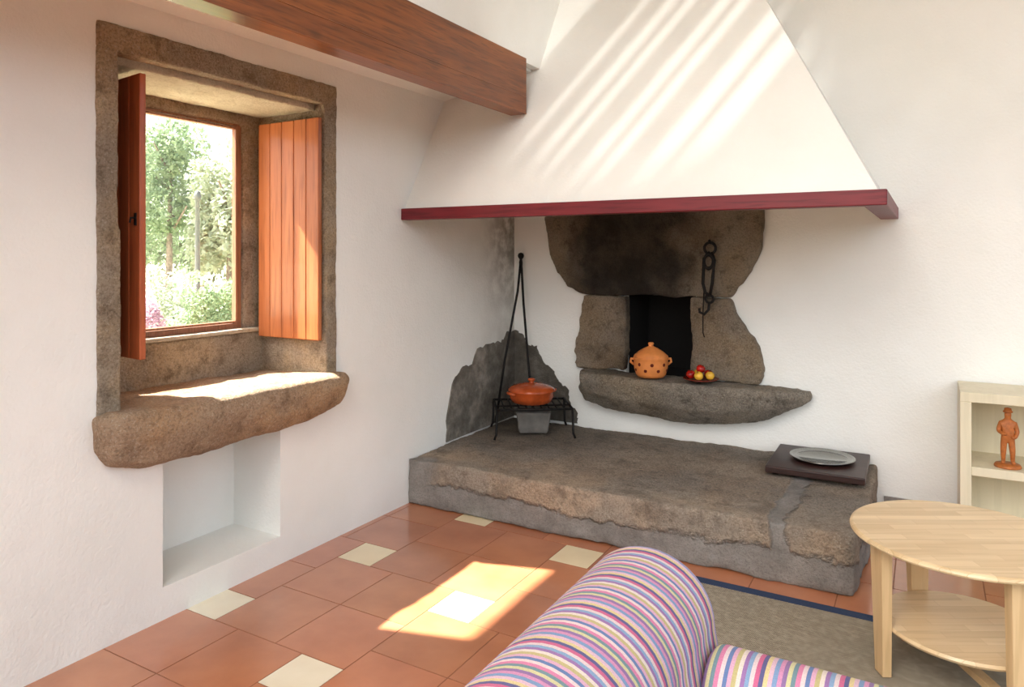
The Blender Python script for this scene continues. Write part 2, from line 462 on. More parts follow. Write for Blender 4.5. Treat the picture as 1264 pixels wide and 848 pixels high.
# ---------------------------------------------------------------- window surround
def rockbox(name, b, mat, **k):
    bm = bmesh.new()
    bl = b if isinstance(b[0], (tuple, list)) else [b]
    for q in bl: box(bm, *q)
    o = fin(name, bm, mat, kind='structure'); rockify(o, **k); return o
rk = dict(voxel=0.012, sm=2, d1=0.009, s1=0.15, d2=0.007, s2=0.03)
rockbox('trim_1', (-0.5, 0.012, 1.565, 2.84, 2.285, 2.395), M['gran_win'], **rk)
rockbox('trim_2', [(-0.5, 0.012, 1.565, 1.655, 1.605, 2.30), (-0.5, 0.012, 1.57, 1.66, 0.86, 1.6)], M['gran_win'], **rk)
rockbox('trim_3', [(-0.5, 0.012, 2.745, 2.84, 1.74, 2.30), (-0.5, 0.012, 2.75, 2.84, 0.86, 1.735)], M['gran_win'], **rk)
rockbox('trim_4', [(-0.56, -0.47, 2.635, 2.8, 1.05, 2.3), (-0.56, -0.47, 1.62, 1.79, 1.05, 2.3), (-0.56, -0.47, 1.62, 2.8, 2.20, 2.33)], M['gran_win'], **rk)
rockbox('trim_5', [(-0.56, -0.46, 1.62, 2.18, 0.80, 1.09), (-0.56, -0.46, 2.19, 2.8, 0.80, 1.09)], M['gran_win'], **rk)
rockbox('trim_10', (-0.56, -0.44, 1.64, 2.76, 1.085, 1.108), M['gran_soffit'], **dict(rk, d1=0.004, d2=0.003, voxel=0.008))
rockbox('trim_6', (-0.47, -0.05, 1.65, 2.75, 2.255, 2.30), M['gran_soffit'], **rk)
bm = bmesh.new(); rings = []
for (y, xf, zt_, zb_, xb) in [(1.555, 0.06, 0.885, 0.75, 0.0), (1.60, 0.11, 0.90, 0.69, 0.05), (1.75, 0.135, 0.90, 0.65, 0.06), (2.0, 0.13, 0.895, 0.645, 0.05),
                              (2.17, 0.12, 0.89, 0.655, 0.04), (2.4, 0.135, 0.895, 0.655, 0.06), (2.62, 0.13, 0.89, 0.67, 0.05), (2.8, 0.12, 0.885, 0.71, 0.04), (2.875, 0.06, 0.875, 0.77, 0.0)]:
    hh = zt_-zb_
    rings.append([bm.verts.new(p) for p in ((-0.50, y, zt_-0.02), (xf-0.03, y, zt_), (xf-0.005, y, zt_-0.015), (xf+0.005, y, zt_-0.3*hh), (xf-0.012, y, zt_-0.62*hh), ((xf+xb)/2, y, zt_-0.88*hh), (xb-0.03, y, zb_), (-0.50, y, zb_+0.03))])
for A, B in zip(rings[:-1], rings[1:]):
    for i in range(8): bm.faces.new((A[i], A[(i+1) % 8], B[(i+1) % 8], B[i]))
bm.faces.new(rings[0]); bm.faces.new(rings[-1][::-1])
o = fin('trim_7', bm, M['gran_sill'], kind='structure')
rockify(o, voxel=0.012, sm=2, d1=0.022, s1=0.2, d2=0.008, s2=0.04)

# window frame + glass + shutters
win = empty('window_1', (-0.5, 2.21, 1.1), kind='structure')
bm = bmesh.new()
y0, y1, z0, z1 = -0.42, 0.425, 0.008, 1.115
w = 0.026
for q in ((-0.03, 0.01, y0, y0+w, z0, z1), (-0.03, 0.01, y1-w, y1, z0, z1), (-0.03, 0.01, y0+w, y1-w, z1-w, z1), (-0.03, 0.01, y0+w, y1-w, z0, z0+w)): box(bm, *q)
w2 = 0.016; a0 = y0+w; a1 = y1-w; b0 = z0+w; b1 = z1-w
for q in ((-0.015, 0.018, a0+.004, a0+w2, b0, b1), (-0.015, 0.018, a1-w2, a1-.004, b0, b1), (-0.015, 0.018, a0+w2, a1-w2, b1-w2, b1-.004), (-0.015, 0.018, a0+w2, a1-w2, b0+.004, b0+w2)): box(bm, *q)
fin('window_frame', bm, M['frame'], bevel=0.003, parent=win)
bm = bmesh.new(); box(bm, -0.002, 0.002, a0, a1, b0, b1)
fin('glass', bm, M['glass'], parent=win)
def shutter(mat, loc, rotz, n=5, W=0.455, H=1.15, latch=True):
    bm = bmesh.new(); pw = W/n
    for i in range(n):
        box(bm, i*pw+0.0015, (i+1)*pw-0.0015, 0.0, 0.026, 0.0, H)
    box(bm, 0.0, W, 0.004, 0.022, 0.002, H-0.002)
    o = fin('shutter', bm, mat, bevel=0.005, loc=loc, parent=win); o.rotation_euler = (0, 0, rotz)
    bm = bmesh.new()
    for z in (0.15, H-0.21): box(bm, 0.03, W-0.03, 0.026, 0.04, z, z+0.07)
    fin('shutter_batten', bm, mat, bevel=0.004, parent=o)
    if latch:
        bm = bmesh.new(); box(bm, W-0.04, W-0.025, -0.005, 0.0, 0.54, 0.59); tube(bm, [(W-0.033, -0.004, 0.57), (W-0.033, -0.02, 0.57), (W-0.033, -0.024, 0.55)], 0.004)
        fin('shutter_latch', bm, M['iron'], parent=o)
    return o
shutter(M['shutter'], (0.06, 2.705-2.21, -0.04), math.radians(-0.5), latch=False)
shutter(M['shutter_dark'], (0.045, 1.80-2.21, -0.02), math.radians(-7))

# ---------------------------------------------------------------- fireplace stones
def stone(name, pts, ya, yb, mat, label, seed=1, jit=0.01, **k):
    bm = bmesh.new()
    P = jag(pts, jit, 4, seed=seed)
    prism(bm, P, lambda x, z: (x, ya, z), lambda x, z: (x, yb, z))
    o = fin(name, bm, mat, center=True, label=label, category='stone block', group='fireplace surround stones')
    kk = dict(voxel=0.015, sm=3, d1=0.03, s1=0.3, d2=0.010, s2=0.05); kk.update(k)
    rockify(o, **kk); return o
stone('granite_lintel', [(0.31, 1.95), (0.31, 1.70), (0.33, 1.50), (0.38, 1.38), (0.47, 1.27), (0.62, 1.222), (0.95, 1.218), (1.35, 1.225), (1.62, 1.228), (1.72, 1.36), (1.81, 1.55), (1.83, 1.75), (1.83, 1.95)],
      4.78, 4.67, M['gran_lintel'], 'large soot-blackened granite block above the fireplace opening', 3)
stone('granite_jamb', [(0.60, 1.215), (0.915, 1.215), (0.915, 0.70), (0.54, 0.69), (0.52, 0.80), (0.56, 0.98)], 4.78, 4.69, M['gran_jamb'], 'rough brown granite block beside the dark fireplace opening', 5)
stone('granite_jamb', [(1.37, 1.225), (1.62, 1.225), (1.68, 1.10), (1.80, 0.92), (1.83, 0.78), (1.81, 0.68), (1.37, 0.68)], 4.78, 4.68, M['gran_jamb'], 'rounded brown granite block below the hanging iron hooks', 8)
bm = bmesh.new(); rings = []
for (x, yf, zt_, zb_) in [(0.58, 4.66, 0.68, 0.58), (0.64, 4.54, 0.69, 0.48), (0.80, 4.50, 0.695, 0.44), (1.1, 4.47, 0.69, 0.42), (1.4, 4.47, 0.685, 0.40), (1.65, 4.49, 0.68, 0.43), (1.85, 4.52, 0.68, 0.48), (2.02, 4.58, 0.675, 0.57), (2.11, 4.66, 0.665, 0.62)]:
    rings.append([bm.verts.new(p) for p in ((x, 4.752, zt_), (x, yf+0.01, zt_), (x, yf, zt_-0.04), (x, yf+0.03, (zt_+zb_)/2-0.02), (x, 4.62, zb_), (x, 4.752, zb_))])
for A, B in zip(rings[:-1], rings[1:]):
    for i in range(6): bm.faces.new((A[i], A[(i+1) % 6], B[(i+1) % 6], B[i]))
bm.faces.new(rings[0]); bm.faces.new(rings[-1][::-1])
o = fin('stone_ledge', bm, M['gran_shelf'], center=True, label='protruding rough granite ledge at the mouth of the fireplace', category='stone ledge')
rockify(o, voxel=0.014, sm=1, d1=0.024, s1=0.16, d2=0.012, s2=0.045)

# hearth
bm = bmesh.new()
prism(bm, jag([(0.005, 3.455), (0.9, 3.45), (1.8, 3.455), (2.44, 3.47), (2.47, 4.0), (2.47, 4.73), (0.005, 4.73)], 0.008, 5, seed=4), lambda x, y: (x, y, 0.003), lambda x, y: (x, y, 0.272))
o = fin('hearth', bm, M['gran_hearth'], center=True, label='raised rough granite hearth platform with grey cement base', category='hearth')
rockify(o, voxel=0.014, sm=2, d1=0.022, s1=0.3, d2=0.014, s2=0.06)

# cement patches
bm = bmesh.new()
def openjag(P, amp, sub, seed):
    r = random.Random(seed); out = []
    for a, b in zip(P[:-1], P[1:]):
        for k in range(sub):
            t = k/sub; out.append((a[0]+(b[0]-a[0])*t+r.uniform(-amp, amp), a[1]+(b[1]-a[1])*t+r.uniform(-amp, amp)))
    out.append(P[-1]); return out
P = [(3.85, 0.28), (3.86, 0.5), (3.93, 0.68), (4.04, 0.74), (4.15, 0.75), (4.22, 0.84), (4.4, 0.87), (4.55, 0.86), (4.62, 0.92), (4.74, 0.93)]
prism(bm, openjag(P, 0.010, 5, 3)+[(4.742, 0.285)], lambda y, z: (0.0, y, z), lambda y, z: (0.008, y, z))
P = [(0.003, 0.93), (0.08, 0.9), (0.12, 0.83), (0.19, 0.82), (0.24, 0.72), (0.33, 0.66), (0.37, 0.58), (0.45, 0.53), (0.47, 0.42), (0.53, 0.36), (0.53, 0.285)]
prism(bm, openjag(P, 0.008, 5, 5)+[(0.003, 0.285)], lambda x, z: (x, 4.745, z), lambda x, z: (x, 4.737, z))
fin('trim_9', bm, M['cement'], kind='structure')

# ---------------------------------------------------------------- iron trivet
hz = 0.285
tri = empty('iron_trivet', (0.385, 4.315, hz), label='black wrought iron trivet stand holding the casserole on the hearth', category='trivet')
tri.rotation_euler = (0, 0, math.radians(35))
A, B, H = 0.25, 0.175, 0.2
bm = bmesh.new()
for p, q in (((-A, -B, H), (A, -B, H)), ((A, -B, H), (A, B, H)), ((A, B, H), (-A, B, H)), ((-A, B, H), (-A, -B, H))): cyl(bm, p, q, 0.008)
for i in range(1, 10):
    x = -A+2*A*i/10; cyl(bm, (x, -B, H), (x, B, H), 0.005)
cyl(bm, (-A, 0, H-0.01), (A, 0, H-0.01), 0.005)
fin('grate', bm, M['iron'], smooth=True, parent=tri)
for sx in (-1, 1):
    for sy in (-1, 1):
        bm = bmesh.new()
        tube(bm, [(sx*A, sy*B, H), (sx*A*1.02, sy*B*1.02, 0.04), (sx*A*1.07, sy*B*1.07, 0.008)], 0.008)
        fin('leg', bm, M['iron'], smooth=True, parent=tri)
cas = empty('casserole', (0.385, 4.31, hz+H+0.008), label='glazed orange-brown terracotta casserole with lid on the iron trivet', category='casserole')
bm = bmesh.new(); lathe(bm, [(0, 0), (0.10, 0), (0.135, 0.015), (0.152, 0.05), (0.155, 0.085), (0.162, 0.09), (0.155, 0.095), (0.145, 0.085), (0.14, 0.03), (0, 0.02)])
fin('body', bm, M['glaze'], smooth=True, parent=cas)
bm = bmesh.new(); lathe(bm, [(0.158, 0.092), (0.158, 0.1), (0.13, 0.118), (0.08, 0.133), (0.03, 0.14), (0, 0.141)])
lid = fin('lid', bm, M['glaze'], smooth=True, parent=cas)
bm = bmesh.new(); lathe(bm, [(0.02, 0.138), (0.014, 0.148), (0.026, 0.158), (0.024, 0.168), (0, 0.172)], 20)
fin('knob', bm, M['glaze'], smooth=True, parent=lid)
for s in (-1, 1):
    bm = bmesh.new(); cs = [(s*0.15, -0.045, 0.075), (s*0.172, -0.035, 0.08), (s*0.178, 0, 0.082), (s*0.172, 0.035, 0.08), (s*0.15, 0.045, 0.075)]
    tube(bm, cs, 0.010); fin('handle', bm, M['glaze'], smooth=True, parent=cas)
cas.rotation_euler = (0, 0, math.radians(60))
bm = bmesh.new()
prism(bm, [(-0.12, -0.09), (0.12, -0.1), (0.13, 0.09), (-0.12, 0.1)], lambda x, y: (x*0.8, y, 0), lambda x, y: (x, y, 0.14))
o = fin('stone_block', bm, plain('dull_cement', rgb(104, 100, 94), 0.9, nz=14, amt=0.15, bump=0.4), loc=(0.36, 4.38, hz+0.006), label='small grey cement block under the iron trivet', category='stone block')
o.rotation_euler = (0, 0, math.radians(30)); rockify(o, voxel=0.01, sm=3, d1=0.01, s1=0.1, d2=0.004, s2=0.03)
# tongs
tg = empty('fire_tongs', (0.13, 4.56, hz), label='long black iron fire tongs leaning into the wall corner', category='fire tongs')
bm = bmesh.new()
top = (-0.03, 0.11, 1.19)
tube(bm, [(-0.11, -0.12, 0.008), (-0.08, -0.04, 0.45), (-0.04, 0.08, 0.95), top], 0.009)
fin('arm', bm, M['iron'], smooth=True, parent=tg)
bm = bmesh.new(); tube(bm, [(0.13, 0.02, 0.008), (0.08, 0.04, 0.35), (0.01, 0.08, 0.85), (-0.02, 0.105, 1.1), top], 0.009)
fin('arm', bm, M['iron'], smooth=True, parent=tg)
bm = bmesh.new(); lathe(bm, [(0, -0.07), (0.012, -0.065), (0.014, -0.03), (0.01, -0.005), (0.02, 0.008), (0.024, 0.022), (0.018, 0.038), (0, 0.045)], 16, c=top)
fin('head', bm, M['iron'], smooth=True, parent=tg)

# hanging hooks on the lintel
hk = empty('hanging_pot_hook', (1.515, 4.62, 1.12), label='black iron pot hooks with ring hanging on the granite lintel', category='pot hook')
bm = bmesh.new(); tube(bm, [(0.0, 0.08, 0.455), (0.0, 0.0, 0.46), (0, -0.015, 0.475)], 0.009); fin('nail', bm, M['iron'], smooth=True, parent=hk)
bm = bmesh.new(); torus(bm, (0.0, 0, 0.425), 0.036, 0.009, 'Y'); fin('ring', bm, M['iron'], smooth=True, parent=hk)
bm = bmesh.new(); tube(bm, [(0.0, 0, 0.40), (-0.038, 0, 0.36), (-0.045, 0, 0.2), (-0.03, 0, 0.14), (0.0, 0, 0.12)], 0.0105); fin('shank', bm, M['iron'], smooth=True, parent=hk)
bm = bmesh.new(); tube(bm, [(0.01, 0, 0.40), (0.028, 0, 0.35), (0.014, 0, 0.2), (0.0, 0, 0.12)], 0.0105); fin('shank', bm, M['iron'], smooth=True, parent=hk)
bm = bmesh.new(); torus(bm, (-0.003, 0, 0.10), 0.025, 0.008, 'Y'); fin('link', bm, M['iron'], smooth=True, parent=hk)
bm = bmesh.new(); torus(bm, (-0.008, -0.004, 0.34), 0.028, 0.008, 'Y', sz=1.6); fin('link', bm, M['iron'], smooth=True, parent=hk)
bm = bmesh.new(); tube(bm, [(-0.003, 0, 0.08), (-0.01, 0, 0.03), (-0.035, -0.01, 0.0), (-0.06, -0.02, 0.015), (-0.062, -0.02, 0.04)], 0.009)
fin('hook', bm, M['iron'], smooth=True, parent=hk)
bm = bmesh.new(); tube(bm, [(-0.04, 0.01, 0.16), (-0.05, 0.02, 0.0), (-0.05, 0.02, -0.12), (-0.04, 0.02, -0.15)], 0.004); fin('skewer', bm, M['iron'], smooth=True, parent=hk)

# terracotta pot
pot = empty('terracotta_pot', (1.14, 4.57, 0.70), label='unglazed orange terracotta pot with pierced holes and domed lid', category='pot')
bm = bmesh.new(); lathe(bm, [(0, 0), (0.085, 0), (0.098, 0.018), (0.108, 0.05), (0.112, 0.085), (0.11, 0.118), (0.116, 0.125), (0.112, 0.132), (0.097, 0.12), (0.09, 0.03), (0, 0.02)])
body = fin('body', bm, M['terra'], smooth=True, parent=pot)
for k in range(16):
    bm = bmesh.new()
    a = 2*math.pi*k/16; z, r = (0.088, 0.1115) if k % 2 else (0.05, 0.1075)
    bmesh.ops.create_uvsphere(bm, u_segments=10, v_segments=6, radius=0.0115, matrix=Matrix.Translation((r*math.cos(a), r*math.sin(a), z)) @ Matrix.Rotation(a, 4, 'Z') @ Matrix.Diagonal((0.2, 1, 1, 1)))
    fin('pierced_hole', bm, M['hole'], parent=body)
bm = bmesh.new(); lathe(bm, [(0.112, 0.131), (0.112, 0.138), (0.08, 0.166), (0.045, 0.188), (0.02, 0.199), (0.013, 0.206), (0.021, 0.216), (0.016, 0.225), (0, 0.228)])
fin('lid', bm, M['terra'], smooth=True, parent=pot)
for s in (-1, 1):
    bm = bmesh.new(); u = (0.866*s, 0.5*s)
    pts = [(u[0]*0.108, u[1]*0.108, 0.115), (u[0]*0.13, u[1]*0.13, 0.118), (u[0]*0.134, u[1]*0.134, 0.098), (u[0]*0.111, u[1]*0.111, 0.08)]
    tube(bm, pts, 0.009); fin('handle', bm, M['terra'], smooth=True, parent=pot)
# fruit dish
FX, FY, FZ = 1.475, 4.555, 0.702
bm = bmesh.new(); lathe(bm, [(0, 0), (0.06, 0), (0.098, 0.010), (0.112, 0.017), (0.106, 0.019), (0.06, 0.005), (0, 0.004)])
fin('dish', bm, M['dish'], smooth=True, loc=(FX, FY, FZ), label='small round glazed brown clay dish holding apples', category='dish')
def apple(loc, mat, r, lab):
    bm = bmesh.new()
    lathe(bm, [(0, -0.75*r), (0.3*r, -0.88*r), (0.7*r, -0.62*r), (0.97*r, -0.05*r), (0.93*r, 0.4*r), (0.6*r, 0.8*r), (0.25*r, 0.86*r), (0, 0.68*r)], 20)
    o = fin('apple', bm, mat, smooth=True, loc=loc, label=lab, category='apple', group='apples in the dish')
    o.rotation_euler = (random.uniform(-.5, .5), random.uniform(-.5, .5), random.uniform(0, 6))
    bm = bmesh.new(); cyl(bm, (0, 0, 0.68*r), (0.004, 0, 1.1*r), 0.002, seg=6); fin('stem', bm, M['stem'], parent=o)
r = 0.029
for (dx, dy, dz, m, l) in [(-0.06, -0.02, 0.038, 'apple_red', 'small red apple resting in the clay dish'), (0.0, -0.05, 0.038, 'apple_yel', 'small yellow apple resting in the clay dish'),
                           (0.06, -0.012, 0.038, 'apple_yel', 'small yellow apple resting in the clay dish'), (-0.03, 0.045, 0.038, 'apple_yel', 'small yellow apple resting in the clay dish'),
                           (0.035, 0.05, 0.038, 'apple_red', 'small red apple resting in the clay dish'),
                           (-0.002, 0.0, 0.075, 'apple_red', 'small red apple on top of the other apples')]:
    apple((FX+dx, FY+dy, FZ+dz), M[m], r, l)

# board with metal disc
bd = empty('serving_board', (2.185, 4.43, 0.285), label='dark brown square wooden board lying on the hearth', category='board')
bm = bmesh.new(); box(bm, -0.25, 0.25, -0.27, 0.26, 0.012, 0.05); fin('board', bm, M['darkwood'], bevel=0.006, parent=bd)
for sx in (-1, 1):
    for sy in (-1, 1):
        bm = bmesh.new(); cyl(bm, (sx*0.2, sy*0.22, 0), (sx*0.2, sy*0.22, 0.014), 0.02); fin('foot', bm, M['iron'], parent=bd)
bd.rotation_euler = (0, 0, math.radians(1))
bm = bmesh.new()
lathe(bm, [(0, 0), (0.125, 0), (0.168, 0.012), (0.175, 0.018), (0.172, 0.021), (0.16, 0.017), (0.138, 0.009), (0.132, 0.013), (0.126, 0.006), (0, 0.005)], 56)
fin('metal_plate', bm, M['steel'], smooth=True, loc=(2.20, 4.44, 0.336), label='round shiny grey metal plate resting on the dark board', category='plate')

# ---------------------------------------------------------------- bookcase and figurine
X0, X1, Y0, Y1, HT = 2.865, 3.65, 4.345, 4.725, 0.80
bc = empty('bookcase', ((X0+X1)/2, (Y0+Y1)/2, 0), label='low cream laminate open bookcase standing against the white wall', category='bookcase')
hw = (X1-X0)/2; hd = (Y1-Y0)/2
def part(name, q, mat=M['shelfw'], bev=0.003):
    bm = bmesh.new(); box(bm, *q); return fin(name, bm, mat, bevel=bev, parent=bc)
part('side_panel', (-hw, -hw+0.05, -hd, hd, 0, HT-0.05)); part('side_panel', (hw-0.05, hw, -hd, hd, 0, HT-0.05))
part('top_panel', (-hw, hw, -hd, hd, HT-0.05, HT))
for z in (0.03, 0.375): part('shelf', (-hw+0.05, hw-0.05, -hd+0.01, hd, z, z+0.045))
part('back_panel', (-hw+0.05, hw-0.05, hd-0.012, hd-0.002, 0.03, HT-0.05))

fg = empty('figurine', (3.075, 4.44, 0.421), label='orange clay figurine of a standing man on the bookcase shelf', category='figurine')
bm = bmesh.new(); lathe(bm, [(0, 0), (0.058, 0), (0.06, 0.006), (0.054, 0.016), (0, 0.018)], 28); fin('base', bm, M['terra_fig'], smooth=True, parent=fg)
def skin(name, V, E, R, mat, parent, root=0, lv=2):
    me = bpy.data.meshes.new(name); me.from_pydata(V, E, []); me.materials.append(mat)
    o = bpy.data.objects.new(name, me); C.objects.link(o); o.parent = parent
    md = o.modifiers.new('skin', 'SKIN'); md.use_smooth_shade = True
    for i, sv in enumerate(me.skin_vertices[0].data):
        r_ = R[i]; sv.radius = r_ if isinstance(r_, tuple) else (r_, r_); sv.use_root = (i == root)
    s_ = o.modifiers.new('sub', 'SUBSURF'); s_.levels = lv; s_.render_levels = lv
    return o
V = [(0, 0, 0.15), (0, 0, 0.185), (0, 0, 0.225), (0, -0.002, 0.246), (0, -0.004, 0.262), (0, -0.004, 0.285),
     (-0.016, 0, 0.135), (-0.019, -0.003, 0.08), (-0.019, 0.002, 0.028), (-0.022, -0.022, 0.024),
     (0.016, 0, 0.135), (0.02, -0.006, 0.08), (0.021, 0.0, 0.028), (0.025, -0.024, 0.024),
     (-0.03, 0, 0.222), (-0.041, -0.002, 0.182), (-0.022, -0.028, 0.17), (-0.006, -0.034, 0.174),
     (0.03, 0, 0.222), (0.041, -0.002, 0.182), (0.03, -0.022, 0.155), (0.014, -0.032, 0.158)]
E = [(0, 1), (1, 2), (2, 3), (3, 4), (4, 5), (0, 6), (6, 7), (7, 8), (8, 9), (0, 10), (10, 11), (11, 12), (12, 13), (2, 14), (14, 15), (15, 16), (16, 17), (2, 18), (18, 19), (19, 20), (20, 21)]
R = [0.022, 0.023, 0.025, 0.011, 0.018, 0.015, 0.017, 0.014, 0.010, 0.010, 0.017, 0.014, 0.010, 0.010, 0.013, 0.011, 0.009, 0.008, 0.013, 0.011, 0.009, 0.008]
skin('body', V, E, R, M['terra_fig'], fg)
bm = bmesh.new(); lathe(bm, [(0.0, 0.281), (0.021, 0.279), (0.022, 0.284), (0.017, 0.288), (0.015, 0.3), (0.0, 0.304)], 20, c=(0, -0.004, 0))
fin('hat', bm, M['terra_fig'], smooth=True, parent=fg)

# ---------------------------------------------------------------- rug
rugo = empty('rug', (2.92, 1.85, 0), label='beige woven sisal rug with navy blue border on the tiles', category='rug')
RX, RY = 1.3, 1.47
bm = bmesh.new(); box(bm, -RX, RX, -RY, RY, 0.0005, 0.008); fin('rug_field', bm, M['rug'], parent=rugo)
bm = bmesh.new(); e = 0.05
A_ = [bm.verts.new((sx*(RX+.001), sy*(RY+.001), z)) for z in (0.001, 0.0105) for sx, sy in ((-1, -1), (1, -1), (1, 1), (-1, 1))]
B_ = [bm.verts.new((sx*(RX-e), sy*(RY-e), z)) for z in (0.001, 0.0105) for sx, sy in ((-1, -1), (1, -1), (1, 1), (-1, 1))]
for i in range(4):
    j = (i+1) % 4
    bm.faces.new((A_[4+i], A_[4+j], B_[4+j], B_[4+i])); bm.faces.new((A_[i], A_[j], A_[4+j], A_[4+i])); bm.faces.new((B_[i], B_[j], B_[4+j], B_[4+i])); bm.faces.new((A_[i], A_[j], B_[j], B_[i]))
fin('rug_border', bm, M['navy'], parent=rugo)

# ---------------------------------------------------------------- side table
tb = empty('side_table', (2.83, 3.02, 0.012), label='round pale birch side table with lower shelf standing on the rug', category='side table')
tb.rotation_euler = (0, 0, math.radians(30))
bm = bmesh.new(); lathe(bm, [(0, 0.475), (0.355, 0.475), (0.363, 0.479), (0.366, 0.485), (0.363, 0.492), (0.355, 0.496), (0, 0.496)], 96)
fin('table_top', bm, M['birch'], smooth=False, parent=tb)
bm = bmesh.new(); lathe(bm, [(0, 0.155), (0.262, 0.155), (0.268, 0.164), (0.262, 0.173), (0, 0.173)], 96)
fin('lower_shelf', bm, M['birch'], parent=tb)
for k in range(4):
    a = k*math.pi/2
    bm = bmesh.new()
    hw0, hw1 = 0.028, 0.042
    vs = [bm.verts.new(p) for p in ((0.268, -hw0, 0), (0.30, -hw0, 0), (0.30, hw0, 0), (0.268, hw0, 0), (0.272, -hw1, 0.475), (0.312, -hw1, 0.475), (0.312, hw1, 0.475), (0.272, hw1, 0.475))]
    for f in ((0,3,2,1),(4,5,6,7),(0,1,5,4),(1,2,6,5),(2,3,7,6),(3,0,4,7)): bm.faces.new([vs[i] for i in f])
    bmesh.ops.rotate(bm, verts=bm.verts, cent=(0, 0, 0), matrix=Matrix.Rotation(a, 3, 'Z'))
    fin('leg', bm, M['birch_leg'], bevel=0.003, parent=tb)
bm = bmesh.new(); box(bm, -0.02, 0.02, -0.268, 0.268, 0.03, 0.055)
fin('stretcher', bm, M['birch_leg'], bevel=0.003, parent=tb)

# ---------------------------------------------------------------- sofa
sf = empty('sofa', (2.33, 1.15, 0.011), label='sofa upholstered in multicoloured striped fabric standing on the rug', category='sofa')
def loc_(x, y, z): return (x-2.33, y-1.15, z-0.011)
def hump(name, prof, a0, a1, axis, mat, bev=0.035, seg=4):
    bm = bmesh.new()
    if axis == 'y': prism(bm, prof, lambda x, z: loc_(x, a0, z), lambda x, z: loc_(x, a1, z))
    else: prism(bm, prof, lambda y, z: loc_(a0, y, z), lambda y, z: loc_(a1, y, z))
    o = fin(name, bm, mat, smooth=True, parent=sf)
    b = o.modifiers.new('b', 'BEVEL'); b.width = bev; b.segments = seg; b.limit_method = 'ANGLE'; b.angle_limit = math.radians(50)
    o.modifiers.new('w', 'WEIGHTED_NORMAL')
    return o
def arc(cx, cz, r, n=20, a0=180, a1=0, rx=None):
    rx = rx or r
    return [(cx+rx*math.cos(math.radians(a0+(a1-a0)*i/n)), cz+r*math.sin(math.radians(a0+(a1-a0)*i/n))) for i in range(n+1)]
YE = 1.80
hump('backrest', [(1.96, 0.12)]+arc(2.10, 0.59, 0.16, rx=0.17)+[(2.30, 0.42), (2.30, 0.12)], 0.45, YE, 'y', M['str_y'], 0.03)
hump('armrest', [(1.59, 0.12)]+arc(1.68, 0.475, 0.115)+[(1.77, 0.12)], 2.28, 2.92, 'x', M['str_x'], 0.03)
hump('armrest', [(0.48, 0.12)]+arc(0.57, 0.475, 0.115)+[(0.66, 0.12)], 2.28, 2.92, 'x', M['str_x'], 0.03)
bm = bmesh.new(); box(bm, *[a for p in zip(loc_(2.2, 0.62, 0.1), loc_(2.86, 1.62, 0.28)) for a in p]); fin('base', bm, M['str_y'], bevel=0.02, parent=sf)
bm = bmesh.new(); box(bm, *[a for p in zip(loc_(2.30, 0.69, 0.28), loc_(2.9, 1.565, 0.42)) for a in p]); fin('seat_cushion', bm, M['str_y'], bevel=0.045, smooth=True, parent=sf)
for x in (2.02, 2.8):
    for y in (0.55, 1.7):
        bm = bmesh.new(); cyl(bm, loc_(x, y, 0.011), loc_(x, y, 0.125), 0.02, 0.028); fin('leg', bm, M['birch_leg'], parent=sf)

# ---------------------------------------------------------------- outdoors
bm = bmesh.new(); box(bm, -160, -0.56, -90, 160, -0.1, -0.02)
fin('garden_ground', bm, M['grass'], label='sunlit pale garden ground outside the window', category='ground')
def leaves(name, c, rad, n, sz, mat, parent=None, seed=1, nc=14, **kw):
    r = random.Random(seed); V = []; F = []
    cl_ = [(Vector((r.uniform(-.5, .5), r.uniform(-.5, .5), r.uniform(-.6, .6))), r.uniform(.28, .5)) for _ in range(nc)]
    for i in range(n):
        cc, cr = r.choice(cl_)
        d = Vector((r.gauss(0, 1), r.gauss(0, 1), r.gauss(0, 1))).normalized()*cr*r.uniform(.6, 1)
        p = cc+d; p = Vector((p.x*rad[0], p.y*rad[1], p.z*rad[2]))
        if p.z+c[2] < 0.0: p.z = abs(p.z+c[2])*0.3-c[2]
        u = Vector((r.gauss(0, 1), r.gauss(0, 1), r.gauss(0, 1))).normalized(); w = u.orthogonal().normalized()
        s = sz*r.uniform(.6, 1.3); k = len(V); p = p+Vector(c)
        V += [p-u*s, p+w*s*.45, p+u*s, p-w*s*.45]; F.append((k, k+1, k+2, k+3))
    me = bpy.data.meshes.new(name); me.from_pydata(V, [], F); me.materials.append(mat)
    o = bpy.data.objects.new(name, me); C.objects.link(o)
    return setup(o, parent=parent, **kw), min(v[2] for v in V)
def gp(t, d): return (2.72-.887*t+.866*d, .642*t+.5*d)
sh = [(7.4, -.85, .52, 'leaf1'), (7.8, .3, .55, 'leaf1'), (9.4, 1.25, .62, 'leaf1'), (9.6, -.95, .72, 'leaf4'), (10.6, .35, .72, 'leaf2'), (13, 1.9, .9, 'leaf3'), (13, -2.6, .9, 'leaf3'), (12.9, -.35, .85, 'leaf3'), (9.8, -2.7, .7, 'leaf1')]
nm = {'leaf1': 'bright green', 'leaf2': 'dark green', 'leaf3': 'silvery green', 'leaf4': 'pink flowering'}
for i, (t, d, rr, m) in enumerate(sh):
    x, y = gp(t, d)
    o, mn = leaves('shrub', (0, 0, rr*.85), (rr*.9, rr*.9, rr*.9), 3600, 0.04, M[m], seed=i+1, label=nm[m]+' leafy shrub in the garden outside the window', category='shrub', group='garden shrubs')
    o.location = (x, y, -mn-0.03)
tr = [(17, -2.0, 5.0, 'leaf2'), (17.5, .95, 4.0, 'leaf3'), (22, 4.2, 6.5, 'leaf2'), (24, -5, 6.5, 'leaf3'), (23.5, -.7, 6.2, 'leaf2'), (26, 8, 7.0, 'leaf2'), (28.5, 2.2, 6.6, 'leaf3'), (29, -2.9, 7.5, 'leaf2')]
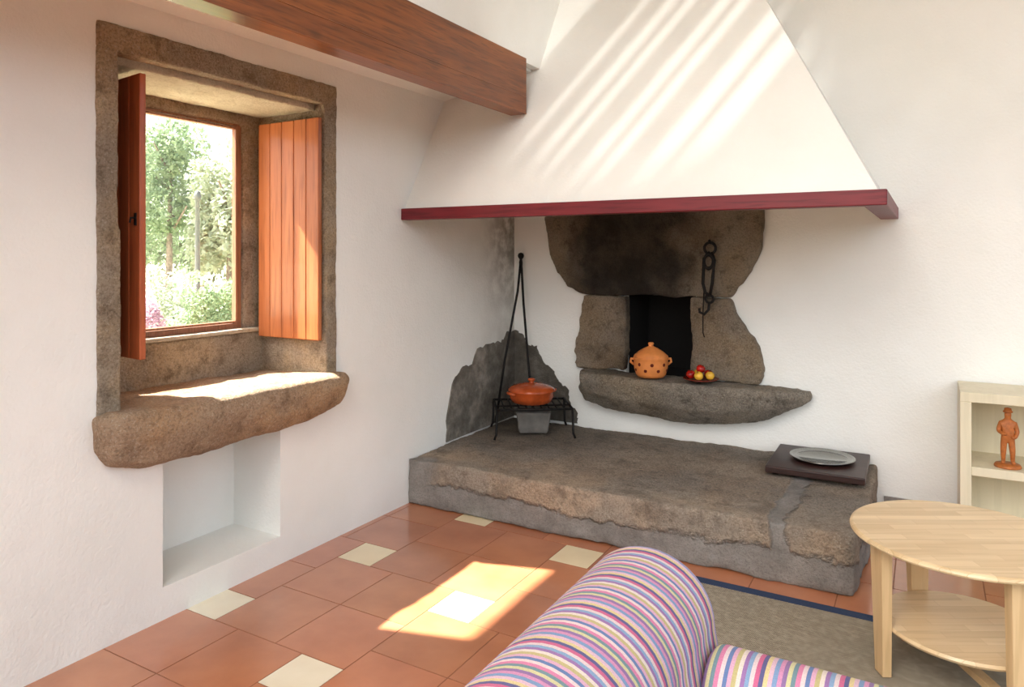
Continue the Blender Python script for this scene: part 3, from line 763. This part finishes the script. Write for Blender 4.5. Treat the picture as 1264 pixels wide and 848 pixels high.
for i, (t, d, H_, m) in enumerate(tr):
    x, y = gp(t, d)
    e_ = empty('tree', (x, y, -0.02), label='tall sunlit '+nm[m]+' tree in the garden', category='tree', group='garden trees')
    bm = bmesh.new(); cyl(bm, (0, 0, 0), (0.1, 0, H_*.75), 0.12, 0.05)
    for k in range(5):
        a = k*1.3; cyl(bm, (0.05, 0, H_*(.35+.08*k)), (math.cos(a)*H_*.15, math.sin(a)*H_*.15, H_*(.5+.08*k)), 0.05, 0.02)
    fin('trunk', bm, M['bark'], parent=e_)
    leaves('foliage', (0, 0, H_*.58), (H_*.25, H_*.25, H_*.44), 6500, 0.085, M[m], parent=e_, seed=30+i, nc=20)
for i, (t, d, hh, m) in enumerate([(33, -8, 3.0, 'leaf2'), (33.5, 9.5, 2.6, 'leaf3'), (36, 1.0, 3.4, 'leaf3')]):
    x, y = gp(t, d)
    o, mn = leaves('hedge', (0, 0, hh*.62), (9, 1.4, hh*.65), 9000, 0.16, M[m], seed=60+i, nc=46, label='long dense '+nm[m]+' hedge at the end of the garden', category='hedge', group='garden hedges')
    o.location = (x, y, -mn-0.03); o.rotation_euler = (0, 0, math.radians(30))
x, y = gp(11.7, .12)
bm = bmesh.new(); lathe(bm, [(0, 0), (0.07, 0), (0.07, 0.02), (0.045, 0.03), (0.035, 2.4), (0.05, 2.42), (0.06, 2.48), (0.04, 2.55), (0, 2.57)], 14)
fin('garden_post', bm, M['pole'], smooth=True, loc=(x, y, -0.02), label='slim grey metal post standing in the garden', category='post')

# ---------------------------------------------------------------- added lamp and slats, out of view, for the hood streaks
def hoodpt(px, py):
    return Vector((px, 3.42+0.57*(py-1.78), py))
LP = Vector((2.75, 0.35, 4.25))
D = Vector((0.574, 0.513, 0.903))
streak_rig = empty('streak_helper', (LP.x, LP.y, 4.5), label='unseen lamp and slats added to throw light streaks on the hood', category='light helper')
bm = bmesh.new(); cyl(bm, (0, 0, 0), (0, 0, -0.12), 0.03); fin('streak_mount', bm, M['pole'], parent=streak_rig)
k = 0.3
for i, (xc, wd) in enumerate([(0.16, 0.36), (0.58, 0.12), (0.78, 0.06), (0.90, 0.15), (1.13, 0.055), (1.26, 0.16), (1.54, 0.06), (1.74, 1.1)]):  # slats shaped only to cut the light into streaks
    base = hoodpt(xc, 1.9)
    bm = bmesh.new(); q = []
    for s_, dx in ((-0.3, 0), (-0.3, wd), (1.5, wd), (1.5, 0)):
        P_ = base+Vector((dx, 0, 0))+D*s_
        q.append(LP+(P_-LP)*k-Vector((LP.x, LP.y, 4.5)))
    f = bm.faces.new([bm.verts.new(p) for p in q])
    o = fin('streak_slat', bm, M['pole'], parent=streak_rig); mm = o.modifiers.new('s', 'SOLIDIFY'); mm.thickness = 0.003

# ---------------------------------------------------------------- light and camera
W = bpy.data.worlds.new('World'); bpy.context.scene.world = W; W.use_nodes = True
nt = W.node_tree; bg = nt.nodes['Background']
sky = nt.nodes.new('ShaderNodeTexSky'); sky.sky_type = 'NISHITA'; sky.sun_disc = False; sky.sun_elevation = math.radians(50); sky.sun_rotation = math.radians(200)
sky.air_density = 1.0; sky.dust_density = 4.0
hs = nt.nodes.new('ShaderNodeHueSaturation'); hs.inputs['Saturation'].default_value = 0.4
nt.links.new(sky.outputs[0], hs.inputs['Color']); nt.links.new(hs.outputs[0], bg.inputs['Color'])
bg.inputs['Strength'].default_value = 0.5
sun = bpy.data.lights.new('sun', 'SUN'); sun.energy = 38; sun.angle = 0.02; sun.color = (1.0, 0.95, 0.88)
so = bpy.data.objects.new('sun', sun); C.objects.link(so)
so.rotation_euler = Vector((1.0, 0.31, -1.28)).to_track_quat('-Z', 'Y').to_euler(); so.location = (-5, -2, 8)
def area(name, loc, target, sx, sy, e, col=(1, 1, 1)):
    l = bpy.data.lights.new(name, 'AREA'); l.shape = 'RECTANGLE'; l.size = sx; l.size_y = sy; l.energy = e; l.color = col
    o = bpy.data.objects.new(name, l); C.objects.link(o); o.location = loc
    o.rotation_euler = (Vector(target)-Vector(loc)).to_track_quat('-Z', 'Y').to_euler()
area('fill_light', (2.1, -0.5, 3.9), (1.0, 3.4, 0.6), 1.6, 1.2, 48, (1, 0.96, 0.9))  # unseen fill lamp added to brighten the interior
sl = bpy.data.lights.new('streak_spot', 'SPOT'); sl.energy = 270; sl.spot_size = math.radians(29); sl.spot_blend = 0.6; sl.shadow_soft_size = 0.012; sl.color = (1, 0.98, 0.94)  # added spot that lights the hood through the slats
o = bpy.data.objects.new('streak_spot', sl); C.objects.link(o); o.location = LP
o.rotation_euler = (hoodpt(1.35, 2.7)-LP).to_track_quat('-Z', 'Y').to_euler()

cam = bpy.data.cameras.new('camera'); co = bpy.data.objects.new('camera', cam); C.objects.link(co)
co.location = (2.72, 0, 1.5); co.rotation_euler = (math.radians(90), 0, math.radians(30))
cam.sensor_width = 36; cam.lens = 36*888/1264; cam.shift_y = -109/1264; cam.clip_start = 0.02; cam.clip_end = 300
bpy.context.scene.camera = co
bpy.context.scene.view_settings.view_transform = 'Standard'
